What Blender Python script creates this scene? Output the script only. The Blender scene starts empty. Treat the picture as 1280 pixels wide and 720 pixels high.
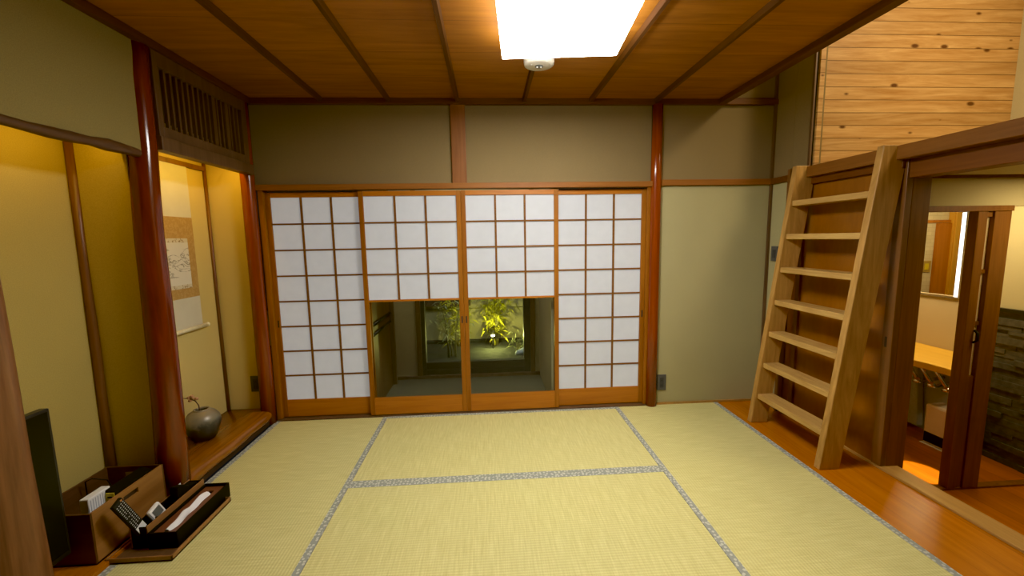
import bpy, bmesh, math, random
from mathutils import Vector, Matrix
random.seed(7)
SC = bpy.context.scene
COL = SC.collection
PI = math.pi

# ------------------------------------------------------------------ materials
class NT:
    """small node-tree writer"""
    def __init__(self, name):
        self.m = bpy.data.materials.new(name); self.m.use_nodes = True
        self.t = self.m.node_tree; self.t.nodes.clear()
        self.out = self.n('ShaderNodeOutputMaterial')
    def n(self, kind, **kw):
        nd = self.t.nodes.new(kind)
        for k, v in kw.items(): setattr(nd, k, v)
        return nd
    def l(self, a, b): self.t.links.new(a, b)
    def val(self, sock, v):
        if hasattr(v, 'is_linked'): self.l(v, sock)
        else: sock.default_value = v
    def coord(self): return self.n('ShaderNodeTexCoord').outputs['Object']
    def mapping(self, vec, scale=(1,1,1), loc=(0,0,0), rot=(0,0,0)):
        m = self.n('ShaderNodeMapping'); self.l(vec, m.inputs['Vector'])
        m.inputs['Scale'].default_value = scale; m.inputs['Location'].default_value = loc
        m.inputs['Rotation'].default_value = rot
        return m.outputs['Vector']
    def noise(self, vec, scale=5, detail=4, rough=.55, dist=0):
        n = self.n('ShaderNodeTexNoise'); self.l(vec, n.inputs['Vector'])
        n.inputs['Scale'].default_value = scale; n.inputs['Detail'].default_value = detail
        n.inputs['Roughness'].default_value = rough; n.inputs['Distortion'].default_value = dist
        return n.outputs['Fac']
    def math(self, op, a, b=0.0, c=0.0):
        n = self.n('ShaderNodeMath', operation=op)
        self.val(n.inputs[0], a); self.val(n.inputs[1], b); self.val(n.inputs[2], c)
        return n.outputs[0]
    def sep(self, vec):
        s = self.n('ShaderNodeSeparateXYZ'); self.l(vec, s.inputs[0]); return s.outputs
    def comb(self, x, y, z):
        c = self.n('ShaderNodeCombineXYZ')
        for i, v in enumerate((x, y, z)): self.val(c.inputs[i], v)
        return c.outputs[0]
    def ramp(self, fac, stops, interp='LINEAR'):
        r = self.n('ShaderNodeValToRGB'); self.l(fac, r.inputs['Fac']); e = r.color_ramp.elements
        r.color_ramp.interpolation = interp
        while len(e) < len(stops): e.new(.5)
        for i, (p, c) in enumerate(stops): e[i].position = p; e[i].color = (*c, 1)
        return r.outputs['Color']
    def mix(self, fac, a, b, blend='MIX'):
        n = self.n('ShaderNodeMix', data_type='RGBA', blend_type=blend)
        self.val(n.inputs[0], fac)
        self.val(n.inputs[6], (*a, 1) if isinstance(a, tuple) else a)
        self.val(n.inputs[7], (*b, 1) if isinstance(b, tuple) else b)
        return n.outputs[2]
    def bump(self, h, strength=.2, dist=.002):
        b = self.n('ShaderNodeBump'); self.l(h, b.inputs['Height'])
        b.inputs['Strength'].default_value = strength; b.inputs['Distance'].default_value = dist
        return b.outputs['Normal']
    def bsdf(self, col, rough=.5, normal=None, metal=0, spec=.5, **kw):
        p = self.n('ShaderNodeBsdfPrincipled')
        self.val(p.inputs['Base Color'], (*col, 1) if isinstance(col, tuple) else col)
        self.val(p.inputs['Roughness'], rough); p.inputs['Metallic'].default_value = metal
        p.inputs['Specular IOR Level'].default_value = spec
        if normal: self.l(normal, p.inputs['Normal'])
        for k, v in kw.items(): p.inputs[k].default_value = v
        self.l(p.outputs[0], self.out.inputs['Surface'])
        return self.m

def plain(name, c, rough=.5, metal=0, spec=.5, var=.06, scale=40):
    t = NT(name); f = t.noise(t.coord(), scale, 3)
    col = t.ramp(f, [(.3, tuple(x*(1-var) for x in c)), (.7, tuple(min(1, x*(1+var)) for x in c))])
    return t.bsdf(col, rough, None, metal, spec)

def plaster(name, c, sand=.08):
    t = NT(name); v = t.coord()
    big = t.noise(v, 1.6, 3); fine = t.noise(v, 260, 2, .7); mid = t.noise(v, 30, 4)
    col = t.ramp(big, [(.3, tuple(x*.93 for x in c)), (.7, tuple(x*1.05 for x in c))])
    col = t.mix(sand*4, col, t.ramp(fine, [(.35, tuple(x*.72 for x in c)), (.65, tuple(x*1.25 for x in c))]))
    return t.bsdf(col, .92, t.bump(t.math('ADD', fine, mid), .12, .002), 0, .2)

def wood(name, light, dark, axis='z', rough=.45, freq=22, stretch=.06, spec=.45, dist=1.2, contrast=(.32, .68)):
    """grain lines running along `axis` in object space"""
    t = NT(name); v = t.coord()
    sc = [1, 1, 1]; sc['xyz'.index(axis)] = stretch
    w = t.mapping(v, tuple(sc))
    g = t.noise(w, freq, 5, .6, dist); g2 = t.noise(w, freq*5, 3, .6, .3); g3 = t.noise(w, freq*.22, 2)
    f = t.math('ADD', t.math('MULTIPLY', g, .6), t.math('ADD', t.math('MULTIPLY', g2, .22), t.math('MULTIPLY', g3, .18)))
    col = t.ramp(f, [(contrast[0], dark), (.5, tuple((a+b)/2 for a, b in zip(light, dark))), (contrast[1], light)])
    return t.bsdf(col, rough, t.bump(g2, .08, .002), 0, spec)

def planks(name, light, dark, along, across, width, rough=.5, knots=False, seam=.012, seamcol=.35, tone=.35, off=0., spec=.4, freq=9):
    t = NT(name); v = t.coord(); s = t.sep(v)
    a = s['XYZ'.index(along.upper())]; b = s['XYZ'.index(across.upper())]
    u = t.math('DIVIDE', t.math('ADD', b, 50+off), width)
    idx = t.math('FLOOR', u); fr = t.math('FRACT', u)
    wn = t.n('ShaderNodeTexWhiteNoise', noise_dimensions='1D'); t.l(idx, wn.inputs['W']); rnd = wn.outputs['Value']
    al = t.math('ADD', a, t.math('MULTIPLY', rnd, 17.3))
    vec = t.comb(t.math('MULTIPLY', al, .09), b, t.math('MULTIPLY', rnd, 40))
    g = t.noise(vec, freq, 5, .6, 2.2); g2 = t.noise(vec, freq*7, 3, .6, .3)
    f = t.math('ADD', t.math('MULTIPLY', g, .72), t.math('MULTIPLY', g2, .28))
    col = t.ramp(f, [(.33, dark), (.5, tuple((x+y)/2 for x, y in zip(light, dark))), (.66, light)])
    toned = t.mix(1, col, t.ramp(rnd, [(0, (1-tone,)*3), (1, (1,)*3)]), 'MULTIPLY')
    if knots:
        kv = t.comb(t.math('MULTIPLY', al, 4.0), t.math('MULTIPLY', b, 8.0), 0.0)
        vo = t.n('ShaderNodeTexVoronoi', feature='F1', voronoi_dimensions='2D'); t.l(kv, vo.inputs['Vector']); vo.inputs['Scale'].default_value = 1.0
        vc = t.sep(vo.outputs['Color'])[0]
        size = t.math('MULTIPLY', t.math('GREATER_THAN', vc, .74), t.math('MULTIPLY_ADD', t.sep(vo.outputs['Color'])[1], .11, .05))
        k = t.math('SUBTRACT', size, vo.outputs['Distance'])
        kn = t.math('MINIMUM', t.math('MAXIMUM', t.math('MULTIPLY', k, 14), 0), 1)
        toned = t.mix(kn, toned, (dark[0]*.28, dark[1]*.2, dark[2]*.15))
    edge = t.math('LESS_THAN', t.math('MINIMUM', fr, t.math('SUBTRACT', 1, fr)), seam)
    col = t.mix(t.math('MULTIPLY', edge, .8), toned, tuple(x*seamcol for x in dark))
    return t.bsdf(col, rough, t.bump(t.math('SUBTRACT', t.math('MULTIPLY', g2, .15), edge), .3, .003), 0, spec)

def tatami(name, along):
    """rush ribs running along the mat's long side"""
    t = NT(name); v = t.coord(); s = t.sep(v)
    a, b = (s[0], s[1]) if along == 'x' else (s[1], s[0])
    rib = t.math('SINE', t.math('MULTIPLY', b, 2*PI/.0145))
    knot = t.math('SINE', t.math('MULTIPLY', a, 2*PI/.011))
    vec = t.comb(t.math('MULTIPLY', a, 12.0), t.math('MULTIPLY', b, .7), 0.0)   # rushes cross the mat
    strand = t.noise(vec, 9, 4, .7); blot = t.noise(v, 1.7, 3); blot2 = t.noise(v, 6, 3)
    col = t.ramp(strand, [(.28, (.56, .49, .165)), (.5, (.69, .62, .24)), (.72, (.82, .75, .32))])
    col = t.mix(t.math('MULTIPLY', t.math('ADD', blot, t.math('MULTIPLY', blot2, .5)), .42), col, (.60, .58, .26))
    dark = t.math('MULTIPLY', t.math('ADD', t.math('MULTIPLY', rib, .5), .5), t.math('MULTIPLY_ADD', knot, .12, .55))
    col = t.mix(t.math('MULTIPLY', dark, .58), col, (.42, .345, .11))
    return t.bsdf(col, .62, t.bump(t.math('SUBTRACT', strand, rib), .25, .002), 0, .35)

def border_cloth(name):
    t = NT(name); v = t.coord()
    vo = t.n('ShaderNodeTexVoronoi', feature='F1', voronoi_dimensions='2D'); t.l(v, vo.inputs['Vector']); vo.inputs['Scale'].default_value = 50
    vo.inputs['Randomness'].default_value = .7
    dots = t.math('LESS_THAN', vo.outputs['Distance'], .30)
    col = t.mix(t.math('MULTIPLY', dots, .9), (.30, .31, .265), (.57, .56, .46))
    return t.bsdf(col, .8, None, 0, .2)

def emit(name, c, s):
    t = NT(name); e = t.n('ShaderNodeEmission'); e.inputs[0].default_value = (*c, 1); e.inputs[1].default_value = s
    t.l(e.outputs[0], t.out.inputs['Surface']); return t.m

def glassy(name, tint, refl=.5):
    t = NT(name); tr = t.n('ShaderNodeBsdfTransparent'); tr.inputs[0].default_value = (*tint, 1)
    gl = t.n('ShaderNodeBsdfGlossy'); gl.inputs['Roughness'].default_value = .02
    fr = t.n('ShaderNodeFresnel'); fr.inputs['IOR'].default_value = 1.45
    mx = t.n('ShaderNodeMixShader'); t.l(t.math('MULTIPLY', fr.outputs[0], refl), mx.inputs[0])
    t.l(tr.outputs[0], mx.inputs[1]); t.l(gl.outputs[0], mx.inputs[2]); t.l(mx.outputs[0], t.out.inputs['Surface'])
    return t.m

M = {}
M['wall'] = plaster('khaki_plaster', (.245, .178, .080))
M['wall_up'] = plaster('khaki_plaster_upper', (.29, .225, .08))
M['wall_low'] = plaster('pale_khaki_plaster_lit', (.41, .37, .19))  # paler, greener tint, with the stronger light low on the walls mixed in
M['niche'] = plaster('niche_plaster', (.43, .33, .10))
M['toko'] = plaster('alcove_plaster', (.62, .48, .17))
M['cream'] = plaster('cream_plaster', (.54, .47, .27), .04)
M['hallcream'] = plaster('hall_plaster', (.54, .47, .26), .05)
M['ceil'] = planks('cedar_ceiling', (.46, .178, .012), (.27, .092, .005), 'x', 'y', .32, .6, seam=.004, tone=.2, off=.02, freq=7)
M['batten'] = wood('dark_batten_wood', (.15, .06, .014), (.08, .030, .007), 'y', .5, spec=.15)
M['cornice'] = wood('cornice_wood', (.18, .068, .016), (.09, .032, .008), 'x', .5, spec=.15)
M['beamY'] = wood('dark_beam_wood', (.15, .055, .013), (.075, .026, .006), 'y', .5, spec=.15)
M['redpost'] = wood('red_lacquered_post', (.30, .055, .006), (.14, .022, .003), 'z', .2, 26, .04, .6)
M['logpost'] = wood('polished_log', (.21, .030, .003), (.08, .010, .002), 'z', .16, 14, .08, .6, 2)
M['bark'] = wood('bark_log', (.28, .12, .045), (.10, .035, .011), 'z', .42, 16, .07, .4, 1.5, (.34, .66))
M['shoji'] = wood('shoji_frame_wood', (.50, .185, .016), (.34, .105, .008), 'z', .38)
M['shojiX'] = wood('shoji_rail_wood', (.50, .185, .016), (.34, .105, .008), 'x', .38)
M['lattice'] = wood('lattice_wood', (.25, .105, .018), (.15, .058, .009), 'x', .5, spec=.2)
M['stile'] = wood('stile_wood', (.37, .14, .016), (.23, .074, .008), 'z', .42, spec=.25)
M['kamoi'] = wood('lintel_wood', (.33, .13, .028), (.20, .068, .012), 'x', .45, spec=.25)
M['midpost'] = wood('upper_post_wood', (.29, .115, .034), (.17, .058, .014), 'z', .4, spec=.25)
M['toko_wood'] = wood('alcove_board', (.40, .15, .016), (.14, .042, .005), 'y', .25, 12, .07, .6, 2.5)
M['beamlog'] = wood('niche_log_beam', (.14, .062, .022), (.06, .024, .009), 'y', .45)
M['ranma'] = wood('transom_wood', (.17, .088, .038), (.085, .04, .016), 'z', .5)
M['ranma_dark'] = plain('dark_and_shade_wood', (.045, .022, .01), .7)  # dark wood; also paints the shade behind the transom and box slot
M['strip'] = wood('corner_stem', (.24, .10, .03), (.09, .034, .011), 'z', .4, 14)
M['floorwood'] = planks('floor_boards', (.56, .185, .006), (.40, .118, .004), 'y', 'x', .13, .26, seam=.012, tone=.2, off=.02, seamcol=.8)
M['hallfloor'] = planks('hall_floor_boards', (.50, .15, .006), (.33, .088, .004), 'y', 'x', .14, .3, seam=.01, tone=.2)
M['sill'] = wood('sill_wood', (.50, .28, .07), (.33, .16, .036), 'y', .4)
M['door_post'] = wood('door_post_wood', (.25, .10, .018), (.13, .046, .008), 'z', .45, spec=.25)
M['doorlintel'] = wood('door_lintel_wood', (.20, .066, .012), (.11, .032, .006), 'y', .5, spec=.2)
M['loftbeam'] = wood('loft_beam_wood', (.25, .10, .022), (.14, .05, .010), 'y', .5, spec=.2)
M['panel'] = wood('brown_panel', (.34, .125, .010), (.22, .072, .006), 'z', .35, 8, .3, .5, .5)
M['panelframe'] = wood('panel_frame', (.24, .10, .024), (.13, .05, .012), 'z', .4)
M['ladder'] = wood('ladder_wood', (.58, .33, .09), (.28, .135, .026), 'z', .5, 12, .12, .4, 2.4)
M['ladderstep'] = wood('ladder_step_wood', (.64, .41, .13), (.36, .19, .045), 'y', .5, 12, .12, .4, 2.4)
M['pine'] = planks('knotty_pine', (.64, .385, .145), (.40, .19, .048), 'x', 'z', .0835, .5, True, .03, .3, .16, .015, .25, 12)
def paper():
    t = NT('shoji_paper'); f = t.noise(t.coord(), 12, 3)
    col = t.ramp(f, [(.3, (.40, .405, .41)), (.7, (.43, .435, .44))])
    return t.bsdf(col, .85, None, 0, .1, **{'Emission Color': (.95, .97, 1, 1), 'Emission Strength': .20})  # glow put into the paper, standing in for light through it from behind
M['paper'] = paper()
M['tatX'] = tatami('tatami_rush_x', 'x'); M['tatY'] = tatami('tatami_rush_y', 'y')
M['heri'] = border_cloth('mat_border_cloth')
M['lampshade'] = emit('lamp_diffuser', (1, .975, .93), 46)
M['lampside'] = emit('lamp_side', (1, .975, .93), 8)
M['white'] = plain('white_plastic', (.78, .77, .72), .35, 0, .5, .02)
M['offwhite'] = plain('warm_white_plastic', (.68, .64, .54), .4, 0, .5, .02)
M['grayplate'] = plain('grey_plate', (.085, .085, .085), .4, 0, .5, .05)
M['darkplate'] = plain('dark_plate_insert', (.045, .046, .05), .35)
M['black'] = plain('black_plastic', (.006, .006, .006), .55, 0, .25, .05)
M['blackgloss'] = plain('screen_black', (.010, .010, .008), .25, 0, .14, .03)
M['bezel'] = plain('bezel_black', (.014, .013, .013), .3)
M['blackcloth'] = plain('black_leatherette', (.005, .0045, .004), .7, 0, .15, .2, 120)
M['walnut'] = wood('walnut_veneer', (.37, .175, .048), (.19, .078, .020), 'y', .45, 10, .08, .4)
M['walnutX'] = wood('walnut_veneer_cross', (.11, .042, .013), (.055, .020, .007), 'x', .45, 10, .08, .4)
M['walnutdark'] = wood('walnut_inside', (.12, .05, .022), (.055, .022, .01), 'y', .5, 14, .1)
M['trayedge'] = wood('tray_rim', (.36, .175, .055), (.21, .092, .028), 'y', .45)
M['traybot'] = wood('tray_base', (.15, .075, .034), (.085, .04, .018), 'y', .45)
M['tissuelid'] = plain('brown_lid', (.15, .05, .022), .45)
M['tissue'] = plain('tissue_paper', (.80, .79, .76), .9, 0, .1, .03)
M['lcd'] = plain('lcd_grey', (.11, .115, .10), .3)
M['keygrey'] = plain('vent_grey', (.40, .40, .42), .5)
M['key'] = plain('key_white', (.75, .75, .70), .5); M['keyred'] = plain('key_orange', (.6, .25, .05), .5)
M['yellow'] = plain('yellow_tag', (.62, .48, .03), .5)
M['scrollpaper'] = plain('scroll_paper', (.60, .56, .42), .85, 0, .1, .04, 8)
M['roller'] = plain('ivory_roller', (.80, .73, .47), .35)
M['alu'] = plain('window_frame_dark', (.075, .08, .068), .35)
M['chrome'] = plain('chrome', (.75, .73, .7), .12, 1.0)
M['veranda_floor'] = plain('grey_carpet', (.17, .17, .13), .95, 0, .1, .12, 90)
M['veranda_wall'] = plaster('veranda_plaster', (.56, .52, .36))
M['veranda_wood'] = wood('veranda_panel', (.24, .135, .05), (.13, .07, .026), 'z', .45, 10)
M['veranda_trim'] = wood('veranda_trim', (.26, .18, .09), (.16, .105, .05), 'z', .5)
M['ground'] = plain('garden_soil', (.05, .052, .045), .9, 0, .2, .4, 14)
M['gardenwall'] = plaster('garden_wall', (.50, .44, .24))
M['fence'] = planks('bamboo_fence', (.22, .13, .07), (.12, .07, .035), 'z', 'x', .03, .6)
M['leaf'] = plain('bamboo_leaf', (.50, .47, .03), .5, 0, .3, .3, 30)
M['leafpale'] = plain('bamboo_leaf_pale', (.44, .46, .22), .5, 0, .3, .25, 30)
M['stem'] = plain('bamboo_stem', (.25, .22, .09), .45)
M['stone'] = plain('pale_stone', (.55, .60, .68), .7, 0, .3, .1)
M['slate'] = plain('slate_stone', (.07, .066, .052), .6, 0, .45, .35, 26)
M['washwall'] = plaster('wash_wall', (.50, .41, .26), .05)
M['washgrey'] = plain('grey_wainscot', (.42, .44, .42), .7)
M['bluegrey'] = plain('blue_grey_cloth', (.42, .48, .50), .85)
M['counter'] = wood('live_edge_counter', (.80, .50, .075), (.62, .34, .04), 'y', .35, 9, .1, .5, 2)
M['orange_door'] = wood('orange_door', (.50, .19, .03), (.33, .105, .014), 'z', .4, 9)
M['yellowframe'] = wood('yellow_frame', (.68, .38, .06), (.52, .26, .035), 'z', .4, 9)
M['heater'] = plain('heater_cream', (.80, .70, .58), .4, 0, .5, .02)
M['brass'] = plain('brass_plate', (.42, .28, .07), .4, .2)
M['glassdoor'] = glassy('door_glass', (.93, .94, .90), .55)
M['glasswin'] = glassy('window_glass', (.86, .90, .88), .8)
M['frost'] = plain('frosted_pane', (.72, .58, .33), .6)
M['twig'] = plain('twig_bark', (.09, .04, .02), .6); M['blossom'] = plain('dried_blossom', (.50, .27, .13), .7)

def scroll_art():
    """painted landscape on the scroll's paper: thin ink lines"""
    t = NT('scroll_painting'); v = t.coord(); s = t.sep(v)
    w = t.noise(t.comb(t.math('MULTIPLY', s[1], 5.), t.math('MULTIPLY', s[2], 14.), 3.1), 1.5, 5, .6, .6)
    line = t.math('LESS_THAN', t.math('ABSOLUTE', t.math('SUBTRACT', w, .52)), .016)
    fade = t.math('MULTIPLY', line, t.math('GREATER_THAN', t.noise(v, 9, 2), .36))
    band = t.math('MULTIPLY', t.math('GREATER_THAN', s[2], -.73), t.math('LESS_THAN', s[2], -.54))
    col = t.mix(t.math('MULTIPLY', t.math('MULTIPLY', fade, band), .75), (.66, .62, .50), (.16, .14, .10))
    return t.bsdf(col, .85, None, 0, .1)
def brocade(name, base, fleck, scale, thr):
    t = NT(name); v = t.coord(); f = t.noise(v, scale, 3, .6, 1.0)
    col = t.ramp(f, [(thr-.04, base), (thr+.04, fleck)])
    return t.bsdf(col, .7, None, 0, .3)
M['art'] = scroll_art()
M['brocade'] = brocade('brown_brocade', (.42, .25, .075), (.48, .305, .105), 60, .52)
M['ichimonji'] = brocade('leaf_brocade', (.60, .53, .36), (.22, .13, .04), 48, .60)
def vase_mat():
    t = NT('vase_glaze'); v = t.coord(); z = t.sep(v)[2]
    n = t.noise(v, 14, 4, .6, .5); n2 = t.noise(v, 90, 3)
    f = t.math('ADD', t.math('MULTIPLY', z, 4.2), t.math('MULTIPLY', t.math('SUBTRACT', n, .5), .7))
    col = t.ramp(f, [(.1, (.02, .018, .014)), (.42, (.055, .055, .045)), (.58, (.20, .18, .12)), (.85, (.28, .22, .13))])
    return t.bsdf(col, .38, t.bump(n2, .12, .002), .15, .6)
M['vase'] = vase_mat()
def tile_mat():
    t = NT('cream_tile'); v = t.coord(); s = t.sep(v)
    b = t.n('ShaderNodeTexBrick'); t.l(t.comb(s[0], s[2], 0.), b.inputs['Vector'])
    b.inputs['Color1'].default_value = (.64, .56, .36, 1); b.inputs['Color2'].default_value = (.58, .50, .31, 1)
    b.inputs['Mortar'].default_value = (.50, .42, .25, 1); b.inputs['Scale'].default_value = 5.5
    b.inputs['Mortar Size'].default_value = .012
    return t.bsdf(b.outputs['Color'], .4)
M['tile'] = tile_mat()

# ------------------------------------------------------------------ mesh helpers
class MB:
    def __init__(self): self.bm = bmesh.new()
    def box(self, x0, x1, y0, y1, z0, z1):
        x0, x1 = sorted((x0, x1)); y0, y1 = sorted((y0, y1)); z0, z1 = sorted((z0, z1))
        v = [self.bm.verts.new(p) for p in ((x0,y0,z0),(x1,y0,z0),(x1,y1,z0),(x0,y1,z0),(x0,y0,z1),(x1,y0,z1),(x1,y1,z1),(x0,y1,z1))]
        for f in ((3,2,1,0),(4,5,6,7),(0,1,5,4),(1,2,6,5),(2,3,7,6),(3,0,4,7)): self.bm.faces.new([v[i] for i in f])
        return self
    def prism(self, pts, d):
        """closed polygon of 3D points pushed along vector d"""
        d = Vector(d); a = [self.bm.verts.new(p) for p in pts]; b = [self.bm.verts.new(Vector(p)+d) for p in pts]
        self.bm.faces.new(a[::-1]); self.bm.faces.new(b); n = len(a)
        for i in range(n): self.bm.faces.new((a[i], a[(i+1) % n], b[(i+1) % n], b[i]))
        bmesh.ops.recalc_face_normals(self.bm, faces=self.bm.faces[:])
        return self
    def tube(self, path, radii, n=14, cap=True, wob=0, sq=None):
        path = [Vector(p) for p in path]
        if not hasattr(radii, '__len__'): radii = [radii]*len(path)
        rings = []
        for i, p in enumerate(path):
            tn = (path[min(i+1, len(path)-1)] - path[max(i-1, 0)]).normalized()
            ref = Vector((0,1,0)) if abs(tn.y) < .8 else Vector((1,0,0))
            u = tn.cross(ref).normalized(); w = tn.cross(u).normalized()
            ring = []
            for k in range(n):
                a = 2*PI*k/n; r = radii[i]*(1 + wob*(math.sin(2*a+i*.8) + .6*math.sin(5*a-i*.5)))
                ring.append(self.bm.verts.new(p + u*math.cos(a)*r + w*math.sin(a)*r))
            rings.append(ring)
        for A, B in zip(rings, rings[1:]):
            for k in range(n): self.bm.faces.new((A[k], A[(k+1) % n], B[(k+1) % n], B[k]))
        if cap: self.bm.faces.new(rings[0][::-1]); self.bm.faces.new(rings[-1])
        bmesh.ops.recalc_face_normals(self.bm, faces=self.bm.faces[:])
        return self
    def lathe(self, prof, c=(0,0,0), n=40):
        rings = []
        for r, z in prof:
            rings.append([self.bm.verts.new((c[0]+r*math.cos(2*PI*k/n), c[1]+r*math.sin(2*PI*k/n), c[2]+z)) for k in range(n)])
        for A, B in zip(rings, rings[1:]):
            for k in range(n): self.bm.faces.new((A[k], A[(k+1) % n], B[(k+1) % n], B[k]))
        self.bm.faces.new(rings[0][::-1]); self.bm.faces.new(rings[-1])
        bmesh.ops.recalc_face_normals(self.bm, faces=self.bm.faces[:])
        return self
    def face(self, pts): self.bm.faces.new([self.bm.verts.new(p) for p in pts]); return self
    def build(self, name, mat, parent=None, bevel=0, smooth=False, sub=0, local=False):
        if parent is not None and not local:
            off = Vector((0,0,0)); q = parent
            while q is not None: off += q.location; q = q.parent
            bmesh.ops.translate(self.bm, vec=-off, verts=self.bm.verts[:])
        me = bpy.data.meshes.new(name); self.bm.to_mesh(me); self.bm.free()
        o = bpy.data.objects.new(name, me); COL.objects.link(o); me.materials.append(mat)
        if smooth:
            for p in me.polygons: p.use_smooth = True
        if bevel:
            b = o.modifiers.new('bevel', 'BEVEL'); b.width = bevel; b.segments = 2; b.limit_method = 'ANGLE'
        if sub:
            s = o.modifiers.new('sub', 'SUBSURF'); s.levels = sub; s.render_levels = sub
        if parent is not None: o.parent = parent
        return o

def box(*a): return MB().box(*a)
def tag(o, label, cat, group=None):
    o['label'] = label; o['category'] = cat
    if group: o['group'] = group
    return o
def thing(name, label, cat, loc=(0,0,0), group=None):
    o = bpy.data.objects.new(name, None); COL.objects.link(o); o.location = loc
    o.empty_display_size = .05
    return tag(o, label, cat, group)
def S(name, mb, mat, bevel=0, smooth=False):
    o = mb.build(name, mat, None, bevel, smooth); o['kind'] = 'structure'; return o

# ------------------------------------------------------------------ room shell
CZ = 2.375                                          # ceiling underside
# floor
b = MB(); b.box(-.86, 2.665, -1.8, 0.02, -.12, -.032); b.box(-.86, 2.665, -4.6, -1.8, -.12, 0)
S('floor', b, M['tatX'])
S('floor_boards', box(2.665, 3.05, -4.6, 0, -.12, -.001), M['floorwood'])
# back wall
b = MB()
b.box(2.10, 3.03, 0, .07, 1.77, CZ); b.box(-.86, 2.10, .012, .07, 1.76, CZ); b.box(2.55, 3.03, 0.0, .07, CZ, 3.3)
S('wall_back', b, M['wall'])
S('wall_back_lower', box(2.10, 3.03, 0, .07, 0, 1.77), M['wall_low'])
b = MB(); b.box(2.12, 3.0, -.012, 0, 0, .016)
S('baseboard_back', b, M['sill'])
# right wall strip beside the ladder
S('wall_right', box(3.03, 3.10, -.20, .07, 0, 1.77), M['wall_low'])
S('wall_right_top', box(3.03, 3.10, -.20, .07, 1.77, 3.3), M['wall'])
S('wall_right_upper', box(3.032, 3.10, -.372, -.20, 1.80, 3.3), M['wall'])
# left side: upper plaster above niche, walls of niche and alcove
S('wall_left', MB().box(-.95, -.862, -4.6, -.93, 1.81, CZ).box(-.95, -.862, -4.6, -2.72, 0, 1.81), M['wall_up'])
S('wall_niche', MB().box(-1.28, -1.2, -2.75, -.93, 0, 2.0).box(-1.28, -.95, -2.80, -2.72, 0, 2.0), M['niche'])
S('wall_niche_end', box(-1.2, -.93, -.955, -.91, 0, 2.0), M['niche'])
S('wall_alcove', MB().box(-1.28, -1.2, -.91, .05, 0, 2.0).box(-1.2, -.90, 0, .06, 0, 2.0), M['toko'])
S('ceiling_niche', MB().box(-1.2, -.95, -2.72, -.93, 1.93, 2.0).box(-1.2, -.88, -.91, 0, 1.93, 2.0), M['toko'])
S('floor_niche', MB().box(-1.2, -.845, -2.72, -.95, -.1, .02), M['floorwood'])
S('wall_front', MB().box(-.95, 4.5, -4.7, -4.6, 0, 3.3), M['wall'])
# ceiling + battens
S('ceiling', box(-.95, 2.60, -4.6, .05, CZ, CZ+.06), M['ceil'])
S('ceiling_high', box(2.55, 4.6, -4.6, .1, 3.3, 3.36), M['cream'])
S('wall_upper_side', box(2.56, 2.60, -4.6, 0, CZ+.06, 3.3), M['cream'])
tn = 0
def T(mb, mat, bevel=0, smooth=False):
    global tn; tn += 1
    return S('trim_%d' % tn, mb, mat, bevel, smooth)
for x in (-.345, .125, .612, 1.103, 1.595, 2.085):
    b = MB(); w = .017
    b.prism([(x-w, 0, CZ), (x-.010, 0, CZ-.028), (x+.010, 0, CZ-.028), (x+w, 0, CZ)], (0, -4.6, 0)); T(b, M['batten'])
T(box(2.565, 2.625, -4.6, 0, CZ-.035, CZ+.06), M['beamY'], .003)      # ceiling edge beam
T(box(-.862, 3.035, -.028, .012, 2.335, CZ), M['cornice'], .003)       # back cornice
T(box(-.87, -.825, -4.6, -.028, 2.335, CZ), M['beamY'], .003)          # left cornice
T(box(2.62, 3.03, -.015, 0, CZ, CZ+.012), M['cornice'])
# back wall posts and rails
T(box(.561, .668, -.012, .03, 1.775, 2.336), M['midpost'], .004)
T(MB().tube([(2.103, -.008, z) for z in (0, .6, 1.2, 1.8, 2.336)], [.044, .042, .041, .040, .040], 20), M['redpost'], 0, True)
T(MB().tube([(-.885, -.035, z) for z in (0, .5, 1.0, 1.6, 2.0, 2.336)], [.052, .050, .047, .046, .045, .045], 20), M['redpost'], 0, True)
T(box(-.845, 2.07, -.030, .06, 1.738, 1.778), M['kamoi'], .003)        # head rail over the screens
T(box(2.14, 3.022, -.020, 0, 1.745, 1.790), M['kamoi'], .003)          # rail on the right plaster
T(box(3.008, 3.032, -.19, 0, 1.745, 1.790), M['cornice'], .003)
T(box(3.012, 3.032, -.018, 0, .0, 2.75), M['ranma'])                  # corner strip
T(box(-.84, 2.07, -.0215, .08, -.03, .010), M['ranma'], .001)          # sill
T(box(-.838, -.802, -.012, .05, .012, 1.74), M['stile'], .002)
T(box(2.038, 2.066, -.012, .05, .012, 1.74), M['stile'], .002)
# alcove: big natural log post, log beam, lintel, corner stems
P = [(-.893,-.872,.057,2.385),(-.893,-.893,.058,2.17),(-.893,-.899,.058,1.83),(-.893,-.914,.058,1.60),(-.894,-.921,.059,1.39),(-.896,-.919,.061,1.14),(-.899,-.918,.064,.87),(-.9,-.926,.066,.55),(-.903,-.935,.069,.28),(-.907,-.938,.074,0)]
T(MB().tube([(x,y,z) for x,y,r,z in P], [p[2] for p in P], 28, True, .012), M['logpost'], 0, True)
b = MB(); path = []; rr = []
for i in range(22):
    y = -.96 - i*.08; path.append((-.872, y, 1.806 + .004*math.sin(i*.9))); rr.append(.0215 + (.007 if i == 2 else 0) + .0025*math.sin(i*1.7))
T(b.tube(path, rr, 14, True, .03), M['beamlog'], 0, True)
P = [(-.898,-1.689,.102,0),(-.899,-1.690,.102,.25),(-.9,-1.692,.100,.6),(-.9,-1.690,.100,1.0),(-.9,-1.693,.099,1.4),(-.9,-1.692,.098,1.8)]
T(MB().tube([(x,y,z) for x,y,r,z in P], [p[2] for p in P], 30, True, .016), M['bark'], 0, True)
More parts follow.
